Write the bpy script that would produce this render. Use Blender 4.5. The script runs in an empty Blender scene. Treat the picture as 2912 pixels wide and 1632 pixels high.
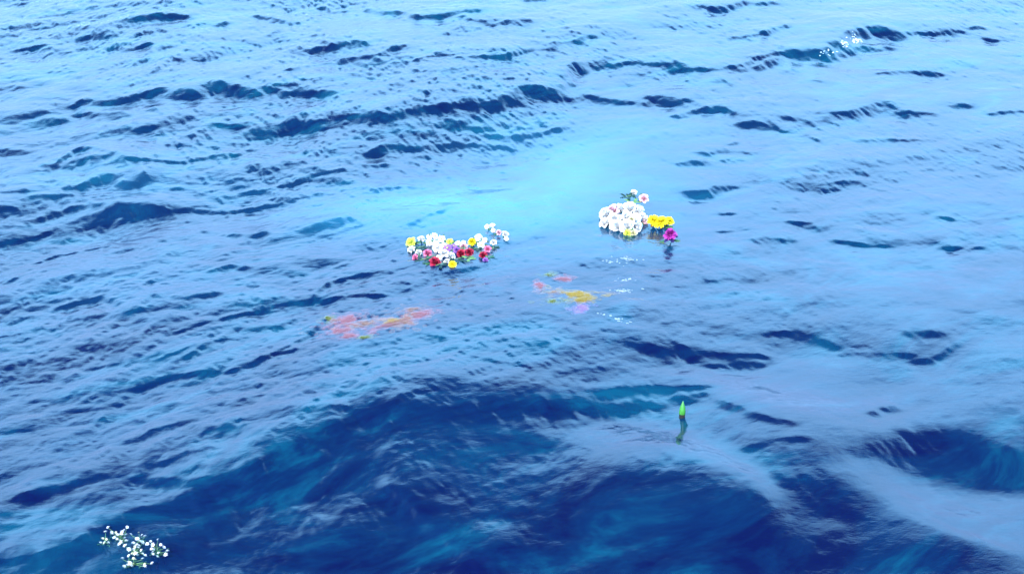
import bpy, bmesh, math, random
import numpy as np
from mathutils import Vector, Matrix, Euler

# ---------------------------------------------------------------- camera, sky, sun, exposure
scn = bpy.context.scene
COL = scn.collection
CAM_H, PITCH, HFOV = 3.8, 24.0, 38.0
PW, PH = 2912.0, 1632.0
cd = bpy.data.cameras.new("camera")
cam = bpy.data.objects.new("camera", cd); COL.objects.link(cam)
cam.location = (0, 0, CAM_H)
cam.rotation_euler = (math.radians(90 - PITCH), 0, 0)
cd.sensor_fit = 'HORIZONTAL'; cd.angle = math.radians(HFOV)
cd.clip_start = 0.1; cd.clip_end = 8000
scn.camera = cam

SUN_EL, SUN_AZ = 40.0, 205.0     # azimuth clockwise from +Y (sun behind the camera, to the left)
world = bpy.data.worlds.new("World"); scn.world = world; world.use_nodes = True
wn, wl = world.node_tree.nodes, world.node_tree.links
wn.clear()
w_out = wn.new('ShaderNodeOutputWorld'); w_bg = wn.new('ShaderNodeBackground')
sky = wn.new('ShaderNodeTexSky'); sky.sky_type = 'NISHITA'; sky.sun_disc = False
sky.sun_elevation = math.radians(SUN_EL); sky.sun_rotation = math.radians(SUN_AZ)
sky.air_density = 1.0; sky.dust_density = 0.3; sky.ozone_density = 2.0
w_bg.inputs['Strength'].default_value = 0.10
# unseen low haze and cloud added to brighten the water's reflections, clear deep blue overhead
w_tc = wn.new('ShaderNodeTexCoord'); w_sep = wn.new('ShaderNodeSeparateXYZ'); wl.new(w_tc.outputs['Generated'], w_sep.inputs[0])
w_nz = wn.new('ShaderNodeTexNoise'); w_nz.inputs['Scale'].default_value = 2.2; w_nz.inputs['Detail'].default_value = 5
wl.new(w_tc.outputs['Generated'], w_nz.inputs['Vector'])
w_ad = wn.new('ShaderNodeMath'); w_ad.operation = 'MULTIPLY_ADD'; w_ad.inputs[1].default_value = .5; wl.new(w_nz.outputs['Fac'], w_ad.inputs[0]); wl.new(w_sep.outputs['Z'], w_ad.inputs[2])
w_rp = wn.new('ShaderNodeValToRGB'); _e = w_rp.color_ramp.elements
_e[0].position = .66; _e[0].color = (1, 1, 1, 1); _e[1].position = 1.06; _e[1].color = (0, 0, 0, 1)
w_rp.color_ramp.interpolation = 'EASE'; wl.new(w_ad.outputs[0], w_rp.inputs[0])
w_tint = wn.new('ShaderNodeMix'); w_tint.data_type = 'RGBA'; w_tint.blend_type = 'MULTIPLY'; w_tint.inputs[0].default_value = 1
wl.new(sky.outputs[0], w_tint.inputs[6]); w_tint.inputs[7].default_value = (.40, .95, 1.0, 1)
w_mx = wn.new('ShaderNodeMix'); w_mx.data_type = 'RGBA'; wl.new(w_rp.outputs[0], w_mx.inputs[0]); wl.new(w_tint.outputs[2], w_mx.inputs[6])
w_hz = wn.new('ShaderNodeValToRGB'); _e = w_hz.color_ramp.elements
_e[0].position = .12; _e[0].color = (2.45, 4.5, 7.7, 1); _e[1].position = .55; _e[1].color = (4.6, 11.2, 18.2, 1)
wl.new(w_sep.outputs['Z'], w_hz.inputs[0]); wl.new(w_hz.outputs[0], w_mx.inputs[7])
wl.new(w_mx.outputs[2], w_bg.inputs['Color'])
wl.new(w_bg.outputs[0], w_out.inputs['Surface'])

sd = bpy.data.lights.new("sun", 'SUN'); sd.energy = 2.0; sd.angle = math.radians(0.5); sd.color = (1.0, 0.96, 0.9)
sun = bpy.data.objects.new("sun", sd); COL.objects.link(sun)
_el, _az = math.radians(SUN_EL), math.radians(SUN_AZ)
_sv = Vector((math.sin(_az) * math.cos(_el), math.cos(_az) * math.cos(_el), math.sin(_el)))
sun.rotation_euler = _sv.to_track_quat('Z', 'Y').to_euler()

vs = scn.view_settings
vs.view_transform = 'Standard'; vs.look = 'None'; vs.exposure = 2.05; vs.gamma = 1.0; vs.use_curve_mapping = False
scn.cycles.use_denoising = True
scn.cycles.max_bounces = 6
scn.cycles.transparent_max_bounces = 8
scn.cycles.caustics_reflective = False; scn.cycles.caustics_refractive = False

# ---------------------------------------------------------------- projection helpers (photo pixels -> world)
FPX = PW / 2 / math.tan(math.radians(HFOV / 2))
_cp, _sp = math.cos(math.radians(PITCH)), math.sin(math.radians(PITCH))
def unproj(px, py, z=0.0):
    u = (np.asarray(px, float) - PW / 2) / FPX; v = (PH / 2 - np.asarray(py, float)) / FPX
    dy = _cp + v * _sp; dz = -_sp + v * _cp
    t = (z - CAM_H) / dz
    return u * t, dy * t
def proj(x, y, z=0.0):
    X = x; Y = y * _sp + (z - CAM_H) * _cp; D = y * _cp - (z - CAM_H) * _sp
    D = np.maximum(D, 0.05)
    return PW / 2 + FPX * X / D, PH / 2 - FPX * Y / D

# ---------------------------------------------------------------- sea surface: swell + crests + wind ripples
# broad brightness of the sea in the photograph -> tilt of the swell
BG = np.array([
 [.80,.75,.75,.70,.75,.75,.80,.80,.85,.75,.80,.85],
 [.70,.60,.60,.58,.65,.65,.80,.80,.80,.85,.80,.85],
 [.75,.70,.80,.75,.65,.80,.95,.90,.80,.85,.90,.90],
 [.85,.90,.85,.75,.75,.80,.85,.85,.85,.85,.85,.85],
 [.85,.80,.80,.72,.70,.75,.80,.80,.85,.70,.75,.85],
 [.85,.85,.80,.75,.65,.55,.42,.45,.70,.80,.70,.70],
 [.75,.65,.50,.30,.22,.20,.18,.50,.75,.45,.30,.30],
 [.65,.50,.30,.22,.12,.10,.08,.02,.05,.25,.55,.50]])
def sample_bg(px, py):
    fx = np.clip(px / PW * 12 - .5, 0, 10.999); fy = np.clip(py / PH * 8 - .5, 0, 6.999)
    ix = fx.astype(int); iy = fy.astype(int); tx = fx - ix; ty = fy - iy
    tx = tx * tx * (3 - 2 * tx); ty = ty * ty * (3 - 2 * ty)
    return (BG[iy, ix] * (1 - tx) + BG[iy, ix + 1] * tx) * (1 - ty) + (BG[iy + 1, ix] * (1 - tx) + BG[iy + 1, ix + 1] * tx) * ty
TILT_K = 0.27
def bilin(A, x, y, x0, dx, y0, dy, wrap=False):
    fx = (x - x0) / dx; fy = (y - y0) / dy
    if wrap:
        fx = np.mod(fx, A.shape[1]); fy = np.mod(fy, A.shape[0])
        ix = fx.astype(int) % A.shape[1]; iy = fy.astype(int) % A.shape[0]; jx = (ix + 1) % A.shape[1]; jy = (iy + 1) % A.shape[0]
        tx = fx - np.floor(fx); ty = fy - np.floor(fy); m = 1.0
    else:
        m = (fx >= 0) & (fx <= A.shape[1] - 1) & (fy >= 0) & (fy <= A.shape[0] - 1)
        fx = np.clip(fx, 0, A.shape[1] - 1.001); fy = np.clip(fy, 0, A.shape[0] - 1.001)
        ix = fx.astype(int); iy = fy.astype(int); jx = ix + 1; jy = iy + 1; tx = fx - ix; ty = fy - iy
    return ((A[iy, ix] * (1 - tx) + A[iy, jx] * tx) * (1 - ty) + (A[jy, ix] * (1 - tx) + A[jy, jx] * tx) * ty) * m

# crests: strength, half thickness of the steep face in photo pixels, points
CR = [
(.7,4,[(75,3),(165,10)]),(.7,4,[(195,5),(250,9)]),(1,7,[(320,68),(380,60),(450,58),(515,50)]),(.8,4,[(240,43),(265,42)]),
(.9,5,[(215,115),(245,110),(280,104)]),(.9,4,[(45,138),(85,133),(120,126)]),(.8,4,[(355,145),(400,133),(430,125)]),(.8,5,[(620,80),(665,74)]),
(.7,6,[(740,50),(800,58),(880,60)]),(.7,5,[(745,105),(790,92)]),(1,6,[(880,145),(920,138),(985,125),(1005,118)]),(.6,4,[(820,197),(880,187),(1000,170)]),
(1.3,10,[(380,275),(430,262),(480,265),(530,277)]),(1.2,9,[(595,247),(640,255),(720,258),(800,255),(870,257),(920,252)]),(.6,8,[(780,235),(830,230),(860,245)]),
(.7,6,[(30,330),(125,315)]),(.7,6,[(85,350),(190,340)]),(.7,5,[(210,310),(235,290),(270,290)]),(.5,6,[(270,300),(400,288)]),(.9,9,[(250,330),(285,325),(325,330)]),
(.9,6,[(375,370),(425,357)]),(.8,5,[(395,388),(445,380)]),(.9,4,[(585,354),(665,356)]),
(1.2,14,[(710,378),(740,362),(790,350),(850,346)]),
(1.2,10,[(850,344),(940,342),(1040,325),(1100,315),(1160,308),(1280,292),(1400,285),(1450,277),(1500,262),(1560,245),(1590,228),(1630,200),(1650,185)]),
(.8,5,[(740,380),(800,372),(900,362)]),(.8,5,[(630,445),(680,430),(730,413)]),
(.9,6,[(140,470),(180,440),(210,425),(270,420),(330,430)]),(1.3,14,[(170,465),(240,450),(270,438),(330,438),(350,445)]),(.9,5,[(265,470),(320,455),(350,443),(420,445),(520,453),(600,440)]),
(.9,10,[(-20,420),(60,425)]),(1.0,11,[(240,525),(290,500),(360,510),(410,483)]),(1.2,10,[(-30,600),(60,607)]),(.9,7,[(100,630),(190,605),(270,590)]),
(1.3,16,[(265,637),(320,620),(380,602),(450,615)]),(.8,5,[(450,612),(540,598),(640,598),(720,590),(820,570)]),(.7,8,[(500,530),(540,525)]),
(.8,5,[(690,550),(770,535),(840,512),(880,500),(960,480)]),(.6,9,[(900,515),(930,505)]),(.7,4,[(10,550),(90,545)]),(.7,4,[(100,560),(200,555)]),
(.7,4,[(0,687),(60,680),(130,660)]),(.7,4,[(570,658),(610,662)]),(.7,5,[(640,668),(720,665),(750,655)]),(.7,4,[(110,745),(180,720),(300,700)]),(.6,4,[(0,810),(85,780)]),
(.4,8,[(800,665),(860,650),(930,635),(980,622)]),(.7,6,[(600,775),(640,758),(700,762)]),(.8,7,[(160,883),(230,865),(300,852),(345,857)]),(.7,12,[(360,900),(400,875),(450,870)]),
(.6,6,[(530,845),(620,830)]),(.9,6,[(830,858),(880,855),(920,830),(960,800),(1000,787),(1030,780)]),(.8,8,[(925,850),(1010,840),(1080,845)]),
(.7,4,[(500,940),(560,920),(640,900),(740,880)]),(.7,4,[(445,1017),(490,1000),(530,985)]),(.8,7,[(525,1010),(560,990),(590,970),(630,962)]),
(.8,6,[(800,1000),(860,970),(910,930),(925,915)]),(.5,9,[(710,935),(790,930),(850,900)]),
(.9,7,[(400,1090),(460,1075),(550,1065),(590,1050),(640,1055),(690,1040),(760,1020),(820,1010)]),(.6,4,[(255,1045),(330,1030)]),
(.9,4,[(950,28),(1030,28),(1080,38),(1140,42),(1200,45),(1270,35),(1310,32)]),(.8,7,[(1340,65),(1390,72),(1440,65),(1480,62)]),(.9,5,[(1500,3),(1570,3)]),
(.9,5,[(985,172),(1060,165),(1100,150),(1150,140)]),(.7,4,[(1010,135),(1065,120)]),(.7,4,[(1075,188),(1160,185),(1220,167),(1280,164)]),
(.9,5,[(1350,170),(1400,165),(1440,162),(1450,157),(1510,145),(1560,133)]),(.9,5,[(1570,122),(1640,115),(1680,100)]),
(1,5,[(1680,180),(1740,178),(1800,170),(1870,180),(1930,183)]),(.6,6,[(1540,275),(1600,270),(1660,265),(1700,280),(1780,288),(1900,285)]),(.9,10,[(1840,270),(1900,272),(1940,280)]),
(.35,10,[(1750,205),(1800,205)]),(.4,35,[(1150,345),(1300,335),(1400,350)]),(.5,12,[(1100,375),(1170,370),(1220,380)]),(.7,7,[(1420,385),(1500,385),(1560,370),(1600,363)]),
(.8,6,[(1050,430),(1120,412),(1200,415),(1350,415),(1430,425)]),(.6,6,[(1110,435),(1230,440)]),(.6,4,[(1050,462),(1110,460)]),(.6,7,[(1070,540),(1130,525),(1210,530)]),
(.7,6,[(1150,645),(1200,620),(1260,600),(1280,590)]),
(.8,4,[(1975,18),(2060,24),(2115,17)]),(.6,3,[(2145,20),(2200,12)]),(.8,4,[(2100,102),(2150,97),(2190,82),(2230,70)]),
(1,5,[(1945,200),(1990,193),(2020,190)]),(.9,4,[(2070,188),(2170,168),(2230,153),(2300,150)]),(1.5,14,[(2290,155),(2340,140),(2400,118),(2440,101),(2490,86),(2515,92)]),
(.9,9,[(2390,150),(2450,150),(2520,140),(2570,142)]),(.7,7,[(2090,195),(2160,190),(2240,175)]),(.8,4,[(2520,94),(2600,93),(2640,88),(2680,85),(2710,90)]),(1.1,8,[(2655,90),(2690,90)]),
(.8,4,[(2740,80),(2790,76)]),(.7,5,[(2780,108),(2830,105)]),(.5,6,[(2300,228),(2370,230)]),(.7,4,[(2500,205),(2600,200),(2670,205)]),
(.7,8,[(2370,320),(2430,322),(2500,310),(2550,297),(2590,315),(2640,325)]),(.6,5,[(2725,295),(2780,295)]),(.9,5,[(2830,322),(2930,322)]),
(.8,7,[(1912,328),(1960,315),(2020,302),(2060,305),(2110,318)]),(.8,6,[(2100,352),(2140,350),(2170,360)]),(.35,8,[(2160,328),(2230,370),(2300,395)]),(.4,7,[(2230,330),(2300,350),(2325,370)]),
(.8,4,[(2050,412),(2095,402)]),(.5,8,[(2000,440),(2080,425),(2150,442)]),(.6,8,[(1970,475),(2030,460),(2080,455)]),(.5,4,[(2470,405),(2530,405),(2620,404)]),
(.8,7,[(1950,545),(2010,540),(2090,527)]),(.7,4,[(2320,520),(2420,520)]),(.7,6,[(2330,540),(2360,537)]),(.7,4,[(2480,535),(2530,550)]),
(.7,4,[(2000,602),(2070,603)]),(.7,3,[(2050,658),(2130,652)]),(.8,5,[(2225,632),(2300,630)]),(.6,5,[(2260,640),(2310,645)]),(.3,14,[(2290,655),(2400,640),(2480,660)]),
(.8,7,[(2140,690),(2190,682),(2230,685)]),(.8,4,[(2370,687),(2460,693),(2510,693)]),(.8,4,[(2670,615),(2710,620)]),(.9,5,[(2680,703),(2740,698)]),(.8,4,[(2750,707),(2790,700)]),
(.6,10,[(1940,812),(1990,810)]),(.8,5,[(2180,955),(2220,945),(2260,943)]),(.38,11,[(2260,945),(2330,970),(2400,985),(2470,978)]),(.4,9,[(2370,1010),(2440,1005),(2490,1000)]),
(.5,9,[(2600,945),(2640,948),(2680,945)]),(.6,6,[(2550,1000),(2600,1005)]),(.5,10,[(2610,1020),(2660,1015),(2700,1005),(2730,985)]),
(1.0,16,[(1800,980),(1850,975),(1900,972),(1940,985)]),(.8,6,[(1940,985),(2010,1000),(2090,1015),(2170,1025)]),(.7,9,[(2020,1035),(2080,1040),(2160,1050)]),
(.8,18,[(330,1500),(470,1440),(620,1360),(740,1290),(836,1254),(960,1212),(1051,1185),(1243,1160),(1469,1158),(1582,1150),(1763,1155)]),
(.9,18,[(40,1420),(120,1400),(240,1375)]),(.8,14,[(370,1390),(480,1370),(590,1360)]),(.9,14,[(380,1470),(480,1450),(560,1430),(640,1395),(700,1380)]),
(1.1,8,[(-30,1586),(130,1560),(230,1530),(330,1500)]),(.9,8,[(0,1490),(50,1490)]),(.7,8,[(70,1600),(150,1580)]),(.7,5,[(190,1160),(290,1155)]),(.6,7,[(0,1225),(100,1215)]),
(.9,8,[(680,1135),(740,1125)]),(.9,8,[(620,1210),(700,1205)]),(.6,10,[(400,1255),(470,1220),(560,1200)]),(.5,10,[(200,1200),(320,1190)]),(.6,8,[(430,1320),(540,1310)]),
(.6,22,[(1470,1175),(1590,1160),(1740,1180)]),(.8,9,[(1750,1112),(1860,1105),(2000,1112)]),(.8,18,[(1850,1145),(2000,1135)]),(.35,10,[(2040,1150),(2130,1180),(2230,1195)]),
(.9,13,[(2460,1190),(2560,1170)]),(.35,9,[(2130,1270),(2200,1250),(2280,1245)]),(.35,12,[(2190,1340),(2240,1370),(2310,1350),(2340,1340)]),
(.35,30,[(2480,1270),(2560,1255),(2700,1270),(2850,1320),(2930,1370)]),(.7,100,[(1600,1500),(1900,1470),(2300,1580)]),(.9,26,[(1130,1400),(1200,1450),(1280,1530)]),(.9,26,[(1300,1570),(1470,1570)]),
(-.9,28,[(1700,1225),(1850,1275),(2000,1315),(2130,1350),(2200,1400)]),(-.7,34,[(2080,1120),(2250,1180),(2400,1230),(2500,1220)]),(-1,34,[(2480,1410),(2600,1425),(2700,1455),(2930,1440)]),
(-.9,20,[(2650,1490),(2800,1535),(2880,1540)]),(-.7,14,[(930,1335),(970,1325),(1030,1280)]),(-.5,16,[(620,1500),(720,1480)]),(-.5,16,[(1180,1320),(1160,1360)]),
]
SLOPE_K = 0.50
# broad soft tilts: strength, centre, radii (photo px), rotation; + faces the camera, - leans away
BL = [(1.0,2330,1440,200,60,.25),(.5,2250,1345,130,30,0),(.5,1000,1560,400,40,0),(-.6,2860,1570,120,40,0),(.35,760,1470,330,60,-.3),(.7,1180,1500,300,70,0),(-.35,2300,760,500,120,0),(1.1,1150,1300,460,85,-.08),(.5,820,1370,240,60,-.45),(.9,1250,1200,420,60,0),(.6,1600,1175,200,36,0),(.5,700,1420,260,60,-.45),(.7,1200,1450,170,60,.7),(.8,1900,1500,420,110,.15),(.5,2500,1590,260,50,0),
 (-1.5,1810,1275,220,60,.16),(-1.5,2030,1340,170,50,.5),(-1.0,2120,1390,80,30,.6),(-1.2,2380,1190,300,70,.1),(-.8,2150,1130,220,50,.3),(-1.5,2720,1430,240,56,.05),(-1.2,2800,1500,200,50,.3),(-1.5,2740,1530,130,20,.3),
 (.45,2700,1310,280,60,.1),(.3,2550,1280,170,40,-.3),(-.9,960,1335,90,16,-.5),(-.5,1180,1340,50,30,-.8),(-.5,660,1500,90,16,-.5),(-.4,1000,1100,300,30,-.3),(-.4,300,1290,200,40,-.3),
 (.35,2400,975,300,40,.1),(.3,1320,350,260,45,0),(.3,1100,380,260,40,0),(.25,350,570,420,60,-.15),(.3,380,300,420,50,0),(.3,1000,850,330,60,-.2),(.25,1350,800,350,50,0),(.3,820,450,220,30,-.2)]
class Ridge:
    def __init__(s, st, th, pts): s.st = st; s.th = th; s.px = np.array(pts, float); s.zc = np.zeros(len(pts)); s.place()
    def place(s):
        s.x, s.y = unproj(s.px[:, 0], s.px[:, 1], s.zc)
        _, ya = unproj(s.px[:, 0], s.px[:, 1] - s.th, s.zc); _, yb = unproj(s.px[:, 0], s.px[:, 1] + s.th, s.zc)
        k = np.abs(s.x[-1] - s.x[0]) / max(1e-6, math.hypot(s.x[-1] - s.x[0], s.y[-1] - s.y[0]))
        s.w = np.abs(ya - yb) / 2 * max(k, .35)
        s.len = math.hypot(s.x[-1] - s.x[0], s.y[-1] - s.y[0])
        s.wm = float(s.w.mean()); s.tip = max(1.0 * s.wm, .18 * s.len); s.R = s.wm * 3 + s.tip * 1.2
    def slope(s, x, y):
        d2 = np.full(x.shape, 1e9)
        over = np.zeros(x.shape)
        for i in range(len(s.x) - 1):
            ax, ay, bx, by = s.x[i], s.y[i], s.x[i + 1], s.y[i + 1]
            dx, dy = bx - ax, by - ay; L = math.hypot(dx, dy) + 1e-9; dx /= L; dy /= L
            t0 = (x - ax) * dx + (y - ay) * dy; t = np.clip(t0, 0, L)
            w = s.w[i] + (s.w[i + 1] - s.w[i]) * t / L
            e = np.maximum(-t0, 0) if i == 0 else 0 * t0
            if i == len(s.x) - 2: e = e + np.maximum(t0 - L, 0)
            q = ((x - ax) ** 2 + (y - ay) ** 2 - t0 ** 2).clip(0) if i in (0, len(s.x) - 2) and len(s.x) == 2 else (x - ax - t * dx) ** 2 + (y - ay - t * dy) ** 2 - e * e
            nx, ny = (-dy, dx) if dx > 0 else (dy, -dx)
            side = (x - ax) * nx + (y - ay) * ny
            w = w * np.where(side > 0, .5, 1.15)
            d2 = np.minimum(d2, q.clip(0) / (w * w) + (e / s.tip) ** 2 * 2 + .5 * (np.abs(t / L - .5) * 2) ** 3 * (len(s.x) == 2))
        return s.st * SLOPE_K * min(1.0, (.06 / s.wm) ** .5) * np.exp(-d2)
ridges = [Ridge(*c) for c in CR if c[0] > 0 and c[1] < 60]
# the slopes seen are integrated into one smooth height field (least squares, solved by FFT)
GS = .013
SX = np.arange(-7.5, 7.5, GS); SY = np.arange(3.6, 22, GS)
_X, _Y = np.meshgrid(SX, SY)
_PX, _PY = proj(_X, _Y)
_rng = np.random.default_rng(21)
def smooth_noise(l, seed, ax=1.0, rot=0.0):
    rng = np.random.default_rng(seed); kx = np.fft.fftfreq(len(SX), GS) * 2 * np.pi; ky = np.fft.fftfreq(len(SY), GS) * 2 * np.pi
    KX, KY = np.meshgrid(kx, ky); c, s_ = math.cos(rot), math.sin(rot); U = (KX * c + KY * s_) * ax; V = -KX * s_ + KY * c
    F = np.fft.fft2(rng.normal(size=_X.shape)) * np.exp(-(U * U + V * V) * l * l / 4); r = np.real(np.fft.ifft2(F)); return r / r.std()
_wx = smooth_noise(.30, 1) * .045 + smooth_noise(.09, 2) * .03; _wy = smooth_noise(.30, 3) * .045 + smooth_noise(.09, 4) * .022
_mod = np.clip(.95 + .34 * smooth_noise(.05, 5, .3, .62) + .28 * smooth_noise(.12, 6, .45, .45) + .18 * smooth_noise(.03, 7, .4, .3), .1, 1.9)
_base = (0.72 - sample_bg(_PX, _PY)) * TILT_K
_base = _base * np.exp(-np.maximum(np.abs(_PX - PW / 2) / PW - .6, 0) ** 2 / .08) * np.exp(-np.maximum(_Y - 16, 0) ** 2 / 6) * np.exp(-np.maximum(5.0 - _Y, 0) ** 2 / .3)
for st, cx, cy, rx, ry, rot in BL:
    c, s_ = math.cos(rot), math.sin(rot); u = ((_PX - cx) * c + (_PY - cy) * s_) / rx; v = (-(_PX - cx) * s_ + (_PY - cy) * c) / ry
    _base += st * .16 * np.exp(-(u * u + v * v) ** 1.3) * (.9 + .25 * (_mod - .95))
def solve():
    S = _base.copy(); K = np.zeros_like(S)
    for r in ridges:
        i0, i1 = np.searchsorted(SX, [r.x.min() - r.R, r.x.max() + r.R]); j0, j1 = np.searchsorted(SY, [r.y.min() - r.R, r.y.max() + r.R])
        if i1 <= i0 or j1 <= j0: continue
        q = r.slope(_X[j0:j1, i0:i1] + _wx[j0:j1, i0:i1] * min(1, r.wm / .07), _Y[j0:j1, i0:i1] + _wy[j0:j1, i0:i1] * min(1, r.wm / .07))
        K[j0:j1, i0:i1] = np.maximum(K[j0:j1, i0:i1], q)
    S += K * np.clip(_mod, .6, 1.7) + _streaks * (1 - .4 * np.clip(K / .3, 0, 1)) + np.clip(K, 0, .3) * .28 * (_fine - .2)
    F = np.fft.fft2(S); kx = np.fft.fftfreq(len(SX), GS) * 2 * np.pi; ky = np.fft.fftfreq(len(SY), GS) * 2 * np.pi
    KX, KY = np.meshgrid(kx, ky)
    h = np.real(np.fft.ifft2(-1j * KY * F / (KY ** 2 + .10 * KX ** 2 + .25)))
    return h * np.clip((7.5 - np.abs(_X)) / 1.2, 0, 1) * np.clip((22 - _Y) / 3, 0, 1) * np.clip((_Y - 3.6) / .8, 0, 1)
def _sig(v): return 1 / (1 + np.exp(-v))
_far = _sig((620 - _PY) / 90)
_sa = smooth_noise(.028, 11, .11, .62); _sb = smooth_noise(.020, 12, .13, .35); _sc = smooth_noise(.036, 13, .09, -.12)
_fa = smooth_noise(.050, 16, .09, .50); _fb = smooth_noise(.036, 17, .10, .22)
_pa = smooth_noise(.8, 14, .6, .5); _pb = smooth_noise(.9, 15, .6, .2)
_left = _sig((1700 - _PX) / 250)
_near_st = np.clip(_sa - 1.15 + .45 * _pa, 0, 1.7) * .40 * (.3 + .7 * _left) + np.clip(_sb - 1.2 + .5 * _pb, 0, 1.7) * .30 * (.5 + .5 * _left) + np.clip(_sc - 1.55 + .4 * _pb, 0, 1.5) * .24 * (1 - .6 * _left)
_far_st = np.clip(_fa - 1.25 + .5 * _pa, 0, 1.7) * .50 * (.45 + .55 * _left) + np.clip(_fb - 1.1 + .5 * _pb, 0, 1.7) * .40 * (.6 + .4 * _left)
_near_st *= 1 - .5 * _sig((_PX - 1650) / 150)
_streaks = _near_st * (1 - _far) + _far_st * _far
_streaks *= (.35 + .65 * (1 - np.exp(-(((_PX - 1700) / 480) ** 2 + ((_PY - 480) / 220) ** 2))))
_streaks *= 1 - .55 * _sig((_PY - 1180 - (1400 - _PX) * .25) / 60)
_fine = smooth_noise(.022, 18, .25, .45)
_H = solve()
def swell(x, y): return bilin(_H, x, y, SX[0], GS, SY[0], GS)

# wind sea by FFT (two tiles with different periods)
def sea_tile(seed, L, N, lmin, lmax, amp_slope, wdir, spread, power):
    rng = np.random.default_rng(seed)
    k = np.fft.fftfreq(N, L / N) * 2 * np.pi
    kx, ky = np.meshgrid(k, k); kk = np.hypot(kx, ky); kk[0, 0] = 1
    c = np.abs((kx * math.cos(wdir) + ky * math.sin(wdir)) / kk)
    S = kk ** (-power) * (c ** spread + .06)
    kmin, kmax = 2 * np.pi / lmax, 2 * np.pi / lmin
    S *= np.exp(-(kmin / kk) ** 4) * np.exp(-(kk / kmax) ** 2); S[0, 0] = 0
    F = (rng.normal(size=(N, N)) + 1j * rng.normal(size=(N, N))) * S
    h = np.real(np.fft.ifft2(F)); sy = np.real(np.fft.ifft2(F * 1j * ky)); sx = np.real(np.fft.ifft2(F * 1j * kx))
    sc = amp_slope / math.sqrt((sx ** 2 + sy ** 2).mean())
    dx = np.real(np.fft.ifft2(-1j * kx / kk * F)) * sc; dy = np.real(np.fft.ifft2(-1j * ky / kk * F)) * sc
    return h * sc, dx, dy, L / N
WD = math.radians(90 + 36)
tiles = [
 (sea_tile(3, 13.3, 1024, .16, 2.6, .055, WD, 3.0, 2.1), 1.1),
 (sea_tile(8, 9.1, 1024, .10, .8, .042, math.radians(78), 2.0, 2.0), 1.0),
 (sea_tile(5, 4.7, 1024, .035, .24, .052, WD, 2.0, 1.9), .9)]
def patchy(x, y):   # gusts: ripples come and go
    v = np.sin(x * .9 + .7 * np.sin(y * .5 + 1)) * np.sin(y * .63 + 1.3 * np.sin(x * .37)) + .6 * np.sin(x * 2.3 - y * 1.1 + 2) * np.sin(y * 1.7 + x * .6)
    return .85 + .35 * v
def calm(x, y):
    # smoother water: round the pale plume and to the right, and close under the boat
    px, py = proj(x, y)
    a = np.exp(-(((px - 1700) / 480) ** 2 + ((py - 500) / 230) ** 2) ** 1.2)
    b = 1 / (1 + np.exp(-(px - 2000) / 200)) * .35
    c = 1 / (1 + np.exp(-(py - 1150 - (1400 - px) * .25) / 60)) * .5 * (px > 0)
    return 1 - np.clip(np.maximum(np.maximum(a * .75, b), c * .75), 0, .8)
def sea(x, y, chop=False):
    x = np.asarray(x, float); y = np.asarray(y, float)
    H = swell(x, y); DX = np.zeros_like(H); DY = np.zeros_like(H)
    cm = calm(x, y); pt = patchy(x, y); far = np.exp(-np.maximum(np.hypot(x, y - 10) - 60, 0) / 60)
    for i, ((h, dx, dy, st), ch) in enumerate(tiles):
        a = (cm if i == 0 else cm * pt) * (far if i < 2 else far * np.exp(-np.maximum(np.hypot(x, y - 8) - 14, 0) / 6))
        H = H + a * bilin(h, x, y, 0, st, 0, st, True)
        if chop: DX += ch * a * bilin(dx, x, y, 0, st, 0, st, True); DY += ch * a * bilin(dy, x, y, 0, st, 0, st, True)
    return (H, DX, DY) if chop else H
for _ in range(3):     # seat every crest where it is seen, at its own height
    for r in ridges: r.zc = .5 * r.zc + .5 * sea(r.x, r.y)
    for r in ridges: r.place()
    _H = solve()
def surf(x, y):
    x = np.asarray(x, float); y = np.asarray(y, float); u, v = x.copy(), y.copy()
    for _ in range(4):
        h, dx, dy = sea(u, v, True); u = x - dx; v = y - dy
    return sea(u, v, True)[0]
def at(px, py):
    z = 0.0
    for _ in range(8):
        x, y = unproj(px, py, z); z = .4 * z + .6 * float(surf(np.array([x]), np.array([y]))[0])
    return float(x), float(y), z

# grid lines: fine where the photograph looks, coarser out to the horizon
def grow(a, step, end, f):
    out = [a]
    while abs(out[-1]) < abs(end): out.append(out[-1] + step); step *= f
    return out
xs = np.arange(-6.6, 6.6001, .0098); xs = np.concatenate([np.array(grow(-6.6, -.02, -3500, 1.09))[::-1][:-1], xs, np.array(grow(6.6, .02, 3500, 1.09))[1:]])
ys = [4.6]
while ys[-1] < 20: ys.append(ys[-1] + max(.008, (ys[-1] ** 2 + CAM_H ** 2) / (CAM_H * FPX * 1024 / PW) * .62))
ys = np.array(ys)
up = np.array(grow(ys[-1], .05, 5000, 1.09))[1:]
dn = [ys[0]]; st_ = .015
while dn[-1] > -600: dn.append(dn[-1] - st_); st_ *= 1.09
ys = np.concatenate([np.array(dn)[::-1][:-1], ys, up])
GX, GY = np.meshgrid(xs, ys)
H, DX, DY = sea(GX.ravel(), GY.ravel(), True)
NX, NY = len(xs), len(ys)
co = np.stack([GX.ravel() + DX, GY.ravel() + DY, H], 1)
idx = np.arange(NX * NY).reshape(NY, NX)
quads = np.stack([idx[:-1, :-1].ravel(), idx[:-1, 1:].ravel(), idx[1:, 1:].ravel(), idx[1:, :-1].ravel()], 1)
me = bpy.data.meshes.new("water")
me.vertices.add(len(co)); me.vertices.foreach_set('co', co.ravel())
me.loops.add(quads.size); me.loops.foreach_set('vertex_index', quads.ravel().astype(np.int32))
me.polygons.add(len(quads)); me.polygons.foreach_set('loop_start', np.arange(0, quads.size, 4, dtype=np.int32))
me.polygons.foreach_set('use_smooth', np.ones(len(quads), bool))
me.update()
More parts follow.
